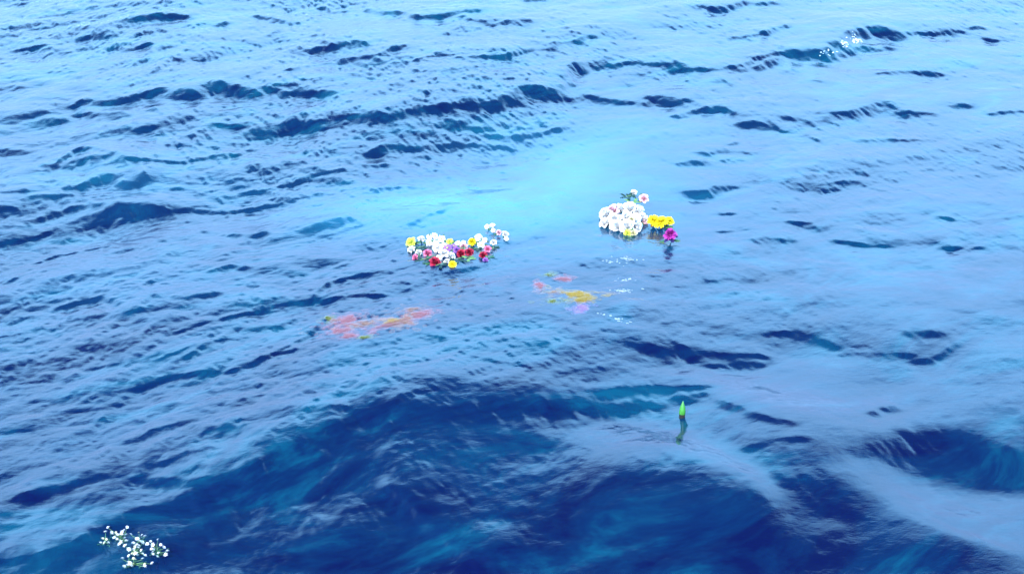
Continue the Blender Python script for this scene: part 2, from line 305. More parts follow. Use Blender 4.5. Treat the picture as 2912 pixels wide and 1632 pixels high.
water = bpy.data.objects.new("water", me); COL.objects.link(water); water['kind'] = 'structure'
print("water verts", len(co), "H range", H.min(), H.max())

# pale clouded water (a plume of fine matter) as a body colour of the water, in world metres
def attr(name, arr):
    a = me.attributes.new(name, 'FLOAT', 'POINT'); a.data.foreach_set('value', arr.astype(np.float32))
def blob(cx, cy, rx, ry, rot=0.0, p=1.0):     # centre / radii in photo pixels -> soft world-space blob
    x0, y0 = unproj(cx, cy); xr, _ = unproj(cx + rx, cy); _, yr = unproj(cx, cy - ry)
    sx = abs(xr - x0); sy = abs(yr - y0); c, s = math.cos(rot), math.sin(rot)
    gx = GX.ravel() - x0; gy = GY.ravel() - y0
    u = (gx * c + gy * s) / sx; v = (-gx * s + gy * c) / sy
    return np.exp(-(u * u + v * v) ** p)
plume = np.clip(.6 * blob(1620, 440, 270, 85) + .7 * blob(1420, 550, 380, 65) + .5 * blob(1130, 600, 300, 60) + .35 * blob(1560, 650, 350, 60) + .25 * blob(1850, 350, 160, 45) + .14 * blob(350, 500, 480, 60) + .1 * blob(300, 800, 350, 70), 0, 1)
attr('plume', plume)
attr('ripple', calm(GX.ravel(), GY.ravel()) ** 1.3)

def mat(name): 
    m = bpy.data.materials.new(name); m.use_nodes = True; m.node_tree.nodes.clear(); return m, m.node_tree.nodes, m.node_tree.links
m, n, l = mat('sea_water')
out = n.new('ShaderNodeOutputMaterial')
geo = n.new('ShaderNodeNewGeometry')
def noise(scale, detail=3, rough=.5, dist=0.0, stretch=None, rot=0.0):
    mp = n.new('ShaderNodeMapping'); mp.vector_type = 'TEXTURE'; mp.inputs['Rotation'].default_value = (0, 0, rot)
    if stretch: mp.inputs['Scale'].default_value = stretch
    l.new(geo.outputs['Position'], mp.inputs['Vector'])
    t = n.new('ShaderNodeTexNoise'); t.inputs['Scale'].default_value = scale; t.inputs['Detail'].default_value = detail
    t.inputs['Roughness'].default_value = rough; t.inputs['Distortion'].default_value = dist
    l.new(mp.outputs[0], t.inputs['Vector']); return t.outputs['Fac']
def ramp(src, stops):
    r = n.new('ShaderNodeValToRGB'); e = r.color_ramp.elements
    e[0].position, e[0].color = stops[0][0], (*stops[0][1], 1); e[1].position, e[1].color = stops[-1][0], (*stops[-1][1], 1)
    for p, c in stops[1:-1]: q = e.new(p); q.color = (*c, 1)
    l.new(src, r.inputs[0]); return r.outputs[0]
def mixc(f, a, b):
    x = n.new('ShaderNodeMix'); x.data_type = 'RGBA'
    (l.new(f, x.inputs[0]) if not isinstance(f, float) else setattr(x.inputs[0], 'default_value', f))
    for s_, v in ((6, a), (7, b)):
        if isinstance(v, tuple): x.inputs[s_].default_value = (*v, 1)
        else: l.new(v, x.inputs[s_])
    return x.outputs[2]
body = ramp(noise(1.9, 7, .7, .9, (1.9, 1, 1), .5), [(.36, (.001, .0015, .04)), (.50, (.001, .014, .062)), (.64, (.0015, .056, .11))])
ap = n.new('ShaderNodeAttribute'); ap.attribute_name = 'plume'
pn = n.new('ShaderNodeMath'); pn.operation = 'MULTIPLY'
l.new(ap.outputs['Fac'], pn.inputs[0]); l.new(ramp(noise(1.3, 4, .6, .4), [(.3, (.45,)*3), (.65, (1,)*3)]), pn.inputs[1])
body = mixc(pn.outputs[0], body, (.03, .24, .40))
bump = n.new('ShaderNodeBump'); bump.inputs['Distance'].default_value = .004; bump.inputs['Strength'].default_value = .6
ar = n.new('ShaderNodeAttribute'); ar.attribute_name = 'ripple'; am = n.new('ShaderNodeMath'); am.operation = 'MULTIPLY'; am.inputs[1].default_value = .5; l.new(ar.outputs['Fac'], am.inputs[0]); l.new(am.outputs[0], bump.inputs['Strength'])
b2 = n.new('ShaderNodeMath'); b2.operation = 'ADD'; l.new(noise(30, 4, .6, .5, (2.2, 1, 1), .62), b2.inputs[0]); l.new(noise(38, 3, .6, .4, (2.0, 1, 1), .05), b2.inputs[1]); l.new(b2.outputs[0], bump.inputs['Height'])
dif = n.new('ShaderNodeBsdfDiffuse'); l.new(body, dif.inputs['Color'])
tra = n.new('ShaderNodeBsdfTransparent'); tra.inputs['Color'].default_value = (.35, .75, .9, 1)
mb = n.new('ShaderNodeMixShader'); mb.inputs[0].default_value = .22
l.new(dif.outputs[0], mb.inputs[1]); l.new(tra.outputs[0], mb.inputs[2])
glo = n.new('ShaderNodeBsdfGlossy'); glo.inputs['Roughness'].default_value = .05; glo.inputs['Color'].default_value = (1, 1, 1, 1)
l.new(bump.outputs[0], glo.inputs['Normal'])
fr = n.new('ShaderNodeFresnel'); fr.inputs['IOR'].default_value = 1.40; l.new(bump.outputs[0], fr.inputs['Normal'])
ms = n.new('ShaderNodeMixShader'); l.new(fr.outputs[0], ms.inputs[0]); l.new(mb.outputs[0], ms.inputs[1]); l.new(glo.outputs[0], ms.inputs[2])
l.new(ms.outputs[0], out.inputs['Surface'])
me.materials.append(m)

# deep water below
bm = bmesh.new(); bmesh.ops.create_grid(bm, x_segments=4, y_segments=4, size=6000)
dm = bpy.data.meshes.new('sea_floor'); bm.to_mesh(dm); bm.free()
deep = bpy.data.objects.new('sea_floor', dm); deep.location = (0, 0, -6); COL.objects.link(deep); deep['kind'] = 'structure'
m, n, l = mat('deep'); out = n.new('ShaderNodeOutputMaterial'); d = n.new('ShaderNodeBsdfDiffuse'); d.inputs[0].default_value = (.002, .012, .05, 1)
l.new(d.outputs[0], out.inputs[0]); dm.materials.append(m)

# ---------------------------------------------------------------- floating things
random.seed(7)
def simple(name, col, rough=.55, var=0.0, scale=60, sss=0.0, trans=0.0):
    m, n, l = mat(name); out = n.new('ShaderNodeOutputMaterial'); b = n.new('ShaderNodeBsdfPrincipled')
    b.inputs['Roughness'].default_value = rough; b.inputs['Base Color'].default_value = (*col, 1)
    if sss: b.inputs['Subsurface Weight'].default_value = sss; b.inputs['Subsurface Scale'].default_value = .004
    if trans: b.inputs['Transmission Weight'].default_value = trans
    if var:
        tc = n.new('ShaderNodeTexCoord'); t = n.new('ShaderNodeTexNoise'); t.inputs['Scale'].default_value = scale; t.inputs['Detail'].default_value = 3
        l.new(tc.outputs['Object'], t.inputs['Vector'])
        r = n.new('ShaderNodeValToRGB'); e = r.color_ramp.elements
        e[0].position, e[0].color = .3, (*[c * (1 - var) for c in col], 1); e[1].position, e[1].color = .7, (*[min(1, c * (1 + var)) for c in col], 1)
        l.new(t.outputs['Fac'], r.inputs[0]); l.new(r.outputs[0], b.inputs['Base Color'])
    l.new(b.outputs[0], out.inputs[0]); return m
M = dict(
 white=simple('white_petal', (.72, .70, .70), .6, .08), cream=simple('cream_petal', (.72, .66, .42), .6, .1), blush=simple('blush_petal', (.72, .42, .48), .6, .15),
 pink=simple('pink_petal', (.66, .16, .30), .6, .2), red=simple('crimson_petal', (.34, .012, .045), .55, .3), magenta=simple('magenta_petal', (.42, .03, .30), .55, .25),
 violet=simple('violet_petal', (.20, .07, .34), .6, .3), yellow=simple('yellow_petal', (.80, .62, .01), .6, .12), lime=simple('lime_petal', (.55, .60, .08), .6, .15), rust=simple('rust_sepal', (.22, .06, .01), .7, .3),
 green=simple('green_leaf', (.02, .09, .03), .5, .35), pale=simple('pale_stem', (.12, .24, .08), .6, .2), dark=simple('dark_leaf', (.006, .03, .018), .45, .3), eye=simple('flower_eye', (.35, .33, .08), .8, .3), berry=simple('dark_violet_sepal', (.02, .008, .09), .5, .3))

def mesh(name, bm, mt):
    for f in bm.faces: f.smooth = True
    d = bpy.data.meshes.new(name); bm.to_mesh(d); bm.free(); d.materials.append(mt); return d
def petal(bm, a, R, W, H, r0=.0, z0=.0, droop=0.0, cup=.25, nu=3, nv=5, waist=.15, jit=0.0):
    rows = []
    ca, sa = math.cos(a), math.sin(a)
    jr = 1 + random.uniform(-jit, jit); jz = random.uniform(-jit, jit) * R
    for j in range(nv + 1):
        v = j / nv
        r = r0 + (R * jr - r0) * (v ** .85); z = z0 + (H + jz) * (1 - (1 - v) ** 2) - droop * v ** 3
        w = W * (waist + (1 - waist) * math.sin(math.pi * min(1, .08 + .86 * v)) ** .7)
        row = []
        for i in range(nu + 1):
            u = 2 * i / nu - 1
            rr = r - cup * W * u * u * .35; zz = z + cup * W * u * u * .6
            row.append(bm.verts.new((ca * rr - sa * w * u * .5, sa * rr + ca * w * u * .5, zz)))
        rows.append(row)
    for j in range(nv):
        for i in range(nu): bm.faces.new((rows[j][i], rows[j][i + 1], rows[j + 1][i + 1], rows[j + 1][i]))
def rose_bm(R):
    bm = bmesh.new()
    for (n, rr, w, h, dr, cp) in ((6, 1.0, .95, .30, .16, .35), (5, .80, .85, .48, .06, .5), (5, .58, .70, .60, .0, .7), (4, .38, .52, .66, 0, .8), (3, .20, .36, .68, 0, .8)):
        o = random.uniform(0, 6.28)
        for k in range(n): petal(bm, o + k * 2 * math.pi / n + random.uniform(-.12, .12), R * rr, R * w, R * h, R * .08, 0, R * dr, cp, 4, 6, .3, .08)
    return bm
def mum_bm(R, layers=5, n=17, flat=False):
    bm = bmesh.new()
    for L in range(layers):
        f = 1 - L / layers * (.25 if flat else .72); o = random.uniform(0, 6.28)
        for k in range(n): petal(bm, o + k * 2 * math.pi / n + random.uniform(-.1, .1), R * f, R * .30, R * ((.10 + .06 * L) if flat else (.18 + .14 * L)), R * .08, R * .02 * L, R * .10 * (1 - L / layers), .3, 2, 4, .35, .12)
    return bm
def dome_bm(R, H, z):
    bm = bmesh.new(); bmesh.ops.create_uvsphere(bm, u_segments=12, v_segments=7, radius=1)
    for v in bm.verts:
        q = 1 + .06 * math.sin(v.co.x * 23) * math.sin(v.co.y * 19); v.co = (v.co.x * R * q, v.co.y * R * q, z + v.co.z * H * q)
    return bm
def tube(bm, pts, r0, r1, seg=6):
    rings = []
    for i, p in enumerate(pts):
        p = Vector(p); d = (Vector(pts[min(i + 1, len(pts) - 1)]) - Vector(pts[max(i - 1, 0)])).normalized()
        a = d.orthogonal().normalized(); b = d.cross(a); r = r0 + (r1 - r0) * i / (len(pts) - 1)
        rings.append([bm.verts.new(p + (a * math.cos(k * 2 * math.pi / seg) + b * math.sin(k * 2 * math.pi / seg)) * r) for k in range(seg)])
    for i in range(len(rings) - 1):
        for k in range(seg): bm.faces.new((rings[i][k], rings[i][(k + 1) % seg], rings[i + 1][(k + 1) % seg], rings[i + 1][k]))
    bm.faces.new(rings[0][::-1]); bm.faces.new(rings[-1])
def leaf_bm(L, W, ang=0.0, tilt_=.2):
    bm = bmesh.new(); petal(bm, ang, L, W, L * tilt_, .004, -.004, L * tilt_ * .8, -.25, 4, 7, .02); return bm
def calyx_bm(R):
    bm = bmesh.new()
    for k in range(5): petal(bm, k * 1.257, R * .62, R * .32, -R * .05, R * .04, -R * .10, R * .06, .2, 2, 3, .3)
    tube(bm, [(0, 0, -R * .02), (0, 0, -R * .22), (0, 0, -R * .34)], R * .28, R * .10, 8); return bm
def stem_bm(R, length, bend):
    bm = bmesh.new(); pts = []
    for i in range(7): t = i / 6; pts.append((bend * t * t * length, bend * .4 * t * length, -R * .3 - length * t * (1 - .45 * abs(bend) * t)))
    tube(bm, pts, R * .085, R * .06); return bm
def link(name, data, parent=None):
    o = bpy.data.objects.new(name, data); COL.objects.link(o); o.parent = parent; return o
def copy_thing(root):
    r = root.copy(); COL.objects.link(r)
    for ch in root.children:
        c = ch.copy(); COL.objects.link(c); c.parent = r
        for g in ch.children: d = g.copy(); COL.objects.link(d); d.parent = c
    return r
R0 = .037
def build(kind, form, colr, eye=None, sepal='green', cal=1.0, stem=.05, leaf=True, leafm='green'):
    t = bpy.data.objects.new(kind, None); t.empty_display_size = .02; COL.objects.link(t)
    if form == 'rose': link('petals', mesh('rose_petals', rose_bm(R0), M[colr]), t)
    elif form == 'mum': link('petals', mesh('mum_petals', mum_bm(R0), M[colr]), t)
    elif form == 'pom': link('petals', mesh('pom_petals', mum_bm(R0, 7, 15), M[colr]), t)
    elif form == 'daisy': link('petals', mesh('daisy_petals', mum_bm(R0, 2, 13, True), M[colr]), t)
    if eye: link('flower_centre', mesh('flower_centre', dome_bm(R0 * .24, R0 * .15, R0 * .24), M[eye]), t)
    link('calyx', mesh('calyx', calyx_bm(R0), M[sepal]), t).scale = (cal, cal, cal)
    link('stem', mesh('stem', stem_bm(R0, stem, random.uniform(-.7, .7)), M['green']), t)
    if leaf:
        for q in range(2):
            o = link('leaf', mesh('leaf', leaf_bm(R0 * 1.5, R0 * .55, random.uniform(0, 6.28), -.1), M[leafm]), t); o.location.z = -R0 * .35
    t.hide_render = False
    return t
kinds = {
 'white_rose': ('rose', 'white'), 'crimson_rose': ('rose', 'red'), 'pink_rose': ('rose', 'blush'), 'magenta_rose': ('rose', 'magenta'), 'hot_rose': ('rose', 'pink'), 'cream_rose': ('rose', 'cream'),
 'white_daisy': ('daisy', 'white', 'eye'), 'yellow_chrysanthemum': ('mum', 'yellow', None, 'rust', 1.35), 'white_chrysanthemum': ('mum', 'white'), 'lime_chrysanthemum': ('mum', 'lime'), 'violet_aster': ('daisy', 'violet', 'eye'), 'violet_carnation': ('pom', 'violet'), 'magenta_carnation': ('pom', 'magenta', None, 'berry', 1.8)}
NAMES = {'hot_rose': 'pink_rose'}
CATS = {'rose': 'rose', 'daisy': 'daisy', 'chrysanthemum': 'chrysanthemum', 'aster': 'aster', 'carnation': 'carnation'}
proto = {}
def flower(kind, px, py, size, up, lean, az, label, group):
    """px, py in the photograph; size = diameter in photo px; up = metres above the water; lean/az of the head in degrees (az 0 = away from the boat, 180 = towards it)"""
    first = kind not in proto
    if first: proto[kind] = build(NAMES.get(kind, kind), *kinds[kind])
    o = proto[kind] if first else copy_thing(proto[kind])
    z = 0.0; up *= .8
    for _ in range(5):
        x, y = unproj(px, py, z + up); z = .4 * z + .6 * float(surf(np.array([float(x)]), np.array([float(y)]))[0])
    x, y = unproj(px, py, z + up)
    d = math.hypot(float(y), CAM_H - z); s = size * random.uniform(.82, 1.15) * (1.18 if group == G2 else 1.03) * d / FPX / 2 / R0; s *= .86 if (group == G1 and 'white' in kind) else 1; lean += random.uniform(-22, 24); az += random.uniform(-35, 35)
    o.location = (float(x), float(y), z + up); o.scale = (s, s * random.uniform(.84, 1.05), s * random.uniform(.75, 1.1))
    a = math.radians(az); L = math.radians(lean)
    ax = Vector((math.cos(a), -math.sin(a), 0))
    o.rotation_euler = (Matrix.Rotation(-L, 3, ax) @ Matrix.Rotation(random.uniform(0, 6.28), 3, 'Z')).to_euler()
    o['label'] = label; o['category'] = CATS[kind.split('_')[-1]]; o['group'] = group
    return o
G1, G2 = 'flowers of the mixed wreath drift on the left', 'flowers of the white drift on the right'
FL = [
 # kind, px, py, size, up, lean, az, label
 ('lime_chrysanthemum', 1169, 690, 34, .02, 45, 200, 'yellow-green chrysanthemum at the far left end of the mixed drift'),
 ('white_rose', 1198, 682, 30, .025, 40, 170, 'white rose just right of the yellow-green chrysanthemum at the left end'),
 ('white_rose', 1172, 712, 34, .012, 35, 210, 'white rose below the yellow-green chrysanthemum at the left end'),
 ('white_rose', 1190, 719, 26, .012, 30, 150, 'small white rose between the left-end white rose and the red rose'),
 ('white_daisy', 1222, 690, 26, .02, 50, 180, 'white daisy above the dark leaves left of centre in the mixed drift'),
 ('white_daisy', 1236, 672, 28, .03, 35, 160, 'white daisy with the topmost head on the left half of the mixed drift'),
 ('white_daisy', 1238, 693, 30, .03, 55, 185, 'white daisy facing the boat in the middle of the left half of the mixed drift'),
 ('white_daisy', 1256, 680, 26, .028, 40, 190, 'white daisy left of the pale lime chrysanthemum'),
 ('white_daisy', 1221, 674, 24, .024, 30, 230, 'white daisy right of the white rose at the upper left of the mixed drift'),
 ('white_chrysanthemum', 1245, 707, 32, .02, 45, 180, 'white chrysanthemum left of the violet asters'),
 ('white_daisy', 1262, 699, 24, .03, 50, 175, 'white daisy directly above the first violet aster'),
 ('lime_chrysanthemum', 1279, 688, 26, .03, 40, 180, 'pale lime chrysanthemum on the back edge of the mixed drift'),
 ('violet_aster', 1273, 706, 24, .022, 50, 180, 'violet aster below the pale lime chrysanthemum'),
 ('violet_aster', 1291, 701, 22, .025, 50, 170, 'violet aster between the lime chrysanthemum and the blush rose'),
 ('violet_carnation', 1300, 712, 22, .018, 40, 180, 'violet carnation left of the two crimson roses'),
 ('white_daisy', 1301, 692, 22, .026, 40, 180, 'white daisy on the back edge right of the lime chrysanthemum'),
 ('pink_rose', 1318, 702, 24, .024, 45, 180, 'blush pink rose above the two crimson roses'),
 ('white_rose', 1317, 692, 20, .026, 30, 200, 'small white rose behind the blush pink rose'),
 ('crimson_rose', 1313, 722, 28, .018, 50, 200, 'crimson rose in the middle of the mixed drift, left one of the pair'),
 ('crimson_rose', 1334, 718, 30, .022, 45, 160, 'crimson rose in the middle of the mixed drift, right one of the pair'),
 ('hot_rose', 1182, 733, 24, .010, 45, 200, 'deep pink rose low at the left front of the mixed drift'),
 ('hot_rose', 1216, 722, 28, .018, 50, 180, 'deep pink rose right of the small white rose at the left'),
 ('white_rose', 1262, 722, 34, .026, 50, 190, 'large white rose at the front centre of the mixed drift'),
 ('white_rose', 1280, 730, 34, .018, 50, 160, 'large white rose right of the front centre one'),
 ('white_daisy', 1248, 733, 24, .014, 45, 200, 'white daisy between the front deep red rose and the large white roses'),
 ('white_rose', 1270, 744, 26, .008, 55, 180, 'white rose touching the water just above the bright yellow chrysanthemum'),
 ('crimson_rose', 1237, 747, 32, .012, 55, 190, 'crimson rose lowest at the front of the mixed drift'),
 ('yellow_chrysanthemum', 1287, 753, 24, .010, 55, 180, 'bright yellow chrysanthemum lowest at the front of the mixed drift'),
 ('yellow_chrysanthemum', 1343, 690, 28, .022, 45, 200, 'yellow chrysanthemum between the crimson pair and the right-hand white flowers'),
 ('white_chrysanthemum', 1360, 676, 32, .028, 40, 170, 'white chrysanthemum right of the upper yellow chrysanthemum'),
 ('white_daisy', 1378, 683, 24, .03, 45, 180, 'white daisy in the middle of the right-hand white flowers'),
 ('white_daisy', 1368, 697, 24, .022, 50, 190, 'white daisy above the pink-red rose on the right'),
 ('white_daisy', 1385, 645, 22, .030, 40, 180, 'white daisy on the far tip of the mixed drift, left one of three'),
 ('white_daisy', 1400, 641, 22, .030, 40, 170, 'white daisy on the far tip of the mixed drift, middle one of three'),
 ('white_daisy', 1402, 655, 20, .024, 45, 190, 'white daisy on the far tip of the mixed drift, nearest one of three'),
 ('pink_rose', 1418, 662, 22, .022, 40, 160, 'blush pink rose between the far-tip daisies and the right end white rose'),
 ('white_rose', 1436, 668, 26, .024, 45, 170, 'white rose at the far right end of the mixed drift'),
 ('white_chrysanthemum', 1440, 680, 20, .012, 50, 180, 'small white chrysanthemum under the right-end white rose'),
 ('white_rose', 1404, 690, 28, .02, 45, 180, 'white rose right of the pink-red rose'),
 ('hot_rose', 1387, 709, 24, .018, 50, 180, 'pink-red rose under the right-hand white flowers'),
 ('crimson_rose', 1374, 727, 24, .010, 50, 190, 'small crimson rose lowest on the right half of the mixed drift'),
 ('violet_carnation', 1381, 740, 16, .004, 50, 180, 'small violet carnation half sunk under the small crimson rose'),
]
FR = [
 ('white_rose', 1728, 612, 38, .04, 45, 250, 'white rose at the left edge of the white drift, upper one'),
 ('white_rose', 1722, 637, 38, .015, 40, 230, 'white rose at the left edge of the white drift, at the waterline'),
 ('pink_rose', 1745, 603, 34, .06, 50, 190, 'pink-tinged rose on the upper left of the white drift'),
 ('white_rose', 1762, 600, 34, .06, 30, 200, 'white rose right behind the pink-tinged rose'),
 ('white_rose', 1752, 625, 40, .06, 45, 200, 'white rose just below the pink-tinged rose'),
 ('white_rose', 1790, 597, 40, .07, 30, 180, 'white rose at the top centre of the white drift, under the dark leaves'),
 ('white_rose', 1813, 602, 32, .06, 35, 140, 'white rose at the top right of the white drift'),
 ('white_rose', 1782, 620, 42, .075, 50, 180, 'largest white rose in the centre of the white drift'),
 ('white_chrysanthemum', 1808, 622, 36, .06, 45, 160, 'white chrysanthemum right of the central white rose'),
 ('cream_rose', 1797, 624, 18, .085, 50, 180, 'small cream rose in the heart of the white drift'),
 ('white_rose', 1828, 622, 30, .04, 45, 130, 'white rose at the right edge of the white drift next to the blush bud'),
 ('white_rose', 1757, 645, 38, .025, 50, 200, 'white rose low at the front left of the white drift'),
 ('white_rose', 1785, 645, 40, .045, 55, 180, 'white rose at the front centre of the white drift above the cream one'),
 ('white_rose', 1808, 645, 32, .03, 50, 160, 'white rose at the front right of the white drift'),
 ('pink_rose', 1832, 632, 22, .015, 50, 150, 'small blush rose between the white drift and the yellow chrysanthemums'),
 ('lime_chrysanthemum', 1785, 664, 22, .010, 50, 200, 'yellow-green chrysanthemum lowest at the front of the white drift'),
 ('cream_rose', 1801, 663, 26, .012, 55, 170, 'cream yellow rose at the lowest front of the white drift'),
 ('white_rose', 1803, 548, 16, .085, 50, 160, 'small white rosebud above the dark leaves, topmost of the white drift'),
 ('pink_rose', 1832, 566, 26, .09, 55, 190, 'pink rose standing on a tall stem above the right of the white drift'),
 ('yellow_chrysanthemum', 1860, 630, 36, .045, 14, 200, 'big yellow chrysanthemum, left of the three in a row'),
 ('yellow_chrysanthemum', 1881, 634, 38, .045, 18, 180, 'big yellow chrysanthemum, middle of the three in a row'),
 ('yellow_chrysanthemum', 1901, 630, 36, .045, 14, 160, 'big yellow chrysanthemum, right of the three in a row'),
 ('magenta_carnation', 1906, 672, 32, .06, 12, 180, 'magenta carnation floating alone below the yellow chrysanthemums'),
]
for f in FL: flower(*f, G1)
for f in FR: flower(*f, G2)

def greens(px, py, n, size, up, label, mt='dark', name='leaf_spray', az=None, lift=.25, group='leaf sprays among the flowers'):
    t = bpy.data.objects.new(name, None); t.empty_display_size = .02; COL.objects.link(t)
    z = 0.0
    for _ in range(5):
        x, y = unproj(px, py, z + up); z = .4 * z + .6 * float(surf(np.array([float(x)]), np.array([float(y)]))[0])
    x, y = unproj(px, py, z + up); t.location = (float(x), float(y), z + up)
    L = size * math.hypot(float(y), CAM_H) / FPX
    bm = bmesh.new(); tube(bm, [(-L * .5, 0, -.01), (-L * .1, .01, 0), (L * .3, 0, .012)], L * .03, L * .02); link('stem', mesh('spray_stem', bm, M['pale']), t)
    for k in range(n):
        a = (k * 2.4 if az is None else math.radians(az) + random.uniform(-.7, .7))
        o = link('leaf', mesh('spray_leaf', leaf_bm(L * random.uniform(.6, .9), L * .3, a, random.uniform(.05, lift)), M[mt]), t); o.location = (L * .12 * (k - n / 2) / max(1, n / 2), 0, 0)
    t['label'] = label; t['category'] = 'leaves'; t['group'] = group; return t
greens(1197, 704, 5, 34, .016, 'dark green leaves between the white roses at the left of the mixed drift')
greens(1208, 738, 6, 40, .006, 'dark leaves on the water beside the lowest crimson rose', 'dark')
greens(1224, 731, 4, 24, .012, 'bright green leaves under the deep pink rose', 'green')
greens(1300, 738, 6, 38, .004, 'dark leaves at the waterline right of the large white roses', 'dark')
greens(1331, 733, 4, 34, .006, 'pale green leaves flat on the water under the crimson pair', 'pale')
greens(1357, 706, 5, 28, .010, 'dark leaves under the upper yellow chrysanthemum', 'dark')
greens(1390, 730, 4, 26, .006, 'green leaves beside the small crimson rose', 'green')
greens(1252, 753, 4, 32, .003, 'dark leaf sprig floating in front of the lowest crimson rose', 'dark')
greens(1407, 703, 4, 26, .006, 'dark leaves under the right-hand white rose', 'dark')
greens(1787, 560, 7, 36, .075, 'dark green leaves standing up above the white drift', 'dark', lift=.6)
greens(1800, 575, 5, 34, .06, 'grey green leaves just behind the top centre white rose', 'pale', lift=.6)
greens(1793, 676, 5, 26, .004, 'dark green leaves trailing from the front of the white drift', 'dark')
greens(1724, 602, 3, 16, .03, 'small dark leaf at the back left of the white drift', 'dark')

# ---- small white flower sprigs, bottom left
HEADS = [(565,325),(500,430),(650,450),(750,450),(900,430),(950,390),(1020,320),(880,480),(790,500),(990,500),(1110,490),(1300,450),(1375,510),(1445,540),(440,590),(525,610),(390,690),(570,690),(480,690),(715,570),(775,600),(970,580),(1000,650),(850,640),(880,680),(830,725),(970,760),(1260,600),(1320,660),(1380,680),(1170,700),(1580,660),(1755,615),(1250,740),(1300,760),(1200,790),(1280,810),(1630,740),(1820,740),(1500,720),(1900,800),(1060,850),(1180,850),(1600,840),(1650,850),(1980,890),(1360,870),(1640,910),(1640,960),(1770,940),(1940,975),(1190,900),(1140,950),(1220,950),(1060,1000),(1390,950),(1450,990),(1280,990),(910,1065),(1170,1060),(1210,1090),(1390,1075),(1740,1025),(1050,1150),(1090,1180),(1160,1200),(1040,1220),(1440,1200),(1440,1245),(950,1255),(1120,1240),(1620,1175)]
SPR = [((470,620),'leftmost small-flowered white sprig of the floating bunch'),((860,520),'white sprig at the upper edge of the floating bunch with a crowded head'),((1290,600),'white sprig at the upper right of the floating bunch with few flowers'),
 ((1230,830),'white sprig in the dense middle of the floating bunch'),((1740,830),'rightmost small-flowered white sprig of the floating bunch'),((1150,1130),'lowest small-flowered white sprig of the floating bunch')]
hd = [mesh('flower_head', mum_bm(.0068, 3, 8), M['white']), mesh('flower_head', mum_bm(.0078, 3, 9), M['white']), mesh('flower_head', mum_bm(.0058, 3, 7), M['cream'])]
groups = {i: [] for i in range(6)}
for hx, hy in HEADS:
    i = min(range(6), key=lambda k: (SPR[k][0][0] - hx) ** 2 + (1.4 * (SPR[k][0][1] - hy)) ** 2); groups[i].append((hx, hy))
for i, ((cx, cy), lab) in enumerate(SPR):
    def w(zx, zy, up):
        px, py = 240 + zx * .1191, 1460 + zy * .1191; z = 0
        for _ in range(6):
            x, y = unproj(px, py, z + up); z = .4 * z + .6 * float(surf(np.array([float(x)]), np.array([float(y)]))[0])
        x, y = unproj(px, py, z + up); return Vector((float(x), float(y), z + up))
    base = w(cx, cy + 60, .0)
    t = bpy.data.objects.new('flower_sprig', None); t.empty_display_size = .02; COL.objects.link(t); t.location = base
    t['label'] = lab; t['category'] = 'flower sprig'; t['group'] = 'white sprigs of the floating bunch'
    bm = bmesh.new(); bl = bmesh.new()
    tube(bm, [(.02, -.05, -.02), (0, -.02, -.006), (0, 0, .004)], .0018, .0015, 5)
    for hx, hy in groups[i]:
        up = random.uniform(.010, .035); p = w(hx, hy, up) - base
        mid = p * .55 + Vector((random.uniform(-.008, .008), random.uniform(-.008, .008), -.004))
        tube(bm, [(0, 0, .002), mid, p + Vector((0, 0, -.004))], .0012, .0008, 5)
        o = link('flower_head', hd[random.choice((0, 0, 1, 1, 2))], t); o.location = p
        o.rotation_euler = (random.uniform(.1, .8), random.uniform(-.4, .4), random.uniform(0, 6)); s_ = random.uniform(1.0, 1.5); o.scale = (s_,) * 3
        for q in range(2):
            b2 = leaf_bm(.018, .0045, random.uniform(0, 6.28), random.uniform(-.1, .4)); b2.transform(Matrix.Translation(mid + Vector((random.uniform(-.012, .012), random.uniform(-.012, .012), .002))))
            tmp = bpy.data.meshes.new('t'); b2.to_mesh(tmp); b2.free(); bl.from_mesh(tmp); bpy.data.meshes.remove(tmp)
    link('stem', mesh('sprig_stem', bm, M['pale']), t); link('leaves', mesh('sprig_leaves', bl, M['green']), t)

# ---- pointed green floater with a black base
x, y = unproj(1939, 1186, 0); fx, fy, fz = at(1939, 1186)
t = bpy.data.objects.new('marker_float', None); COL.objects.link(t); t.location = (fx, fy, fz); t.rotation_euler = (-.10, .07, .3); t.scale = (.95, .95, .80); t.location.z -= .006
t['label'] = 'small bright green pointed float with a black base, alone on the dark water'; t['category'] = 'float'
def lathe(prof, seg=20, rib=0.0):
    bm = bmesh.new(); rings = []
    for r, z in prof: rings.append([bm.verts.new((r * (1 + rib * math.cos(k * math.pi)) * math.cos(2 * math.pi * k / seg), r * (1 + rib * math.cos(k * math.pi)) * math.sin(2 * math.pi * k / seg), z)) for k in range(seg)])
    for a, b in zip(rings, rings[1:]):
        for k in range(seg): bm.faces.new((a[k], a[(k + 1) % seg], b[(k + 1) % seg], b[k]))
    bm.faces.new(rings[0][::-1]); bm.faces.new(rings[-1]); return bm
link('green_cone', mesh('green_cone', lathe([(.0150, .027), (.0168, .031), (.0170, .052), (.0158, .066), (.0128, .082), (.0085, .098), (.0045, .110), (.0015, .119), (.0006, .121)], 24, .035), simple('green_plastic', (.05, .24, .03), .3, .25, 90)), t)
link('base', mesh('base', lathe([(.0150, -.012), (.0160, -.009), (.0166, .028), (.0158, .031)], 24), simple('black_rubber', (.004, .004, .005), .85)), t)

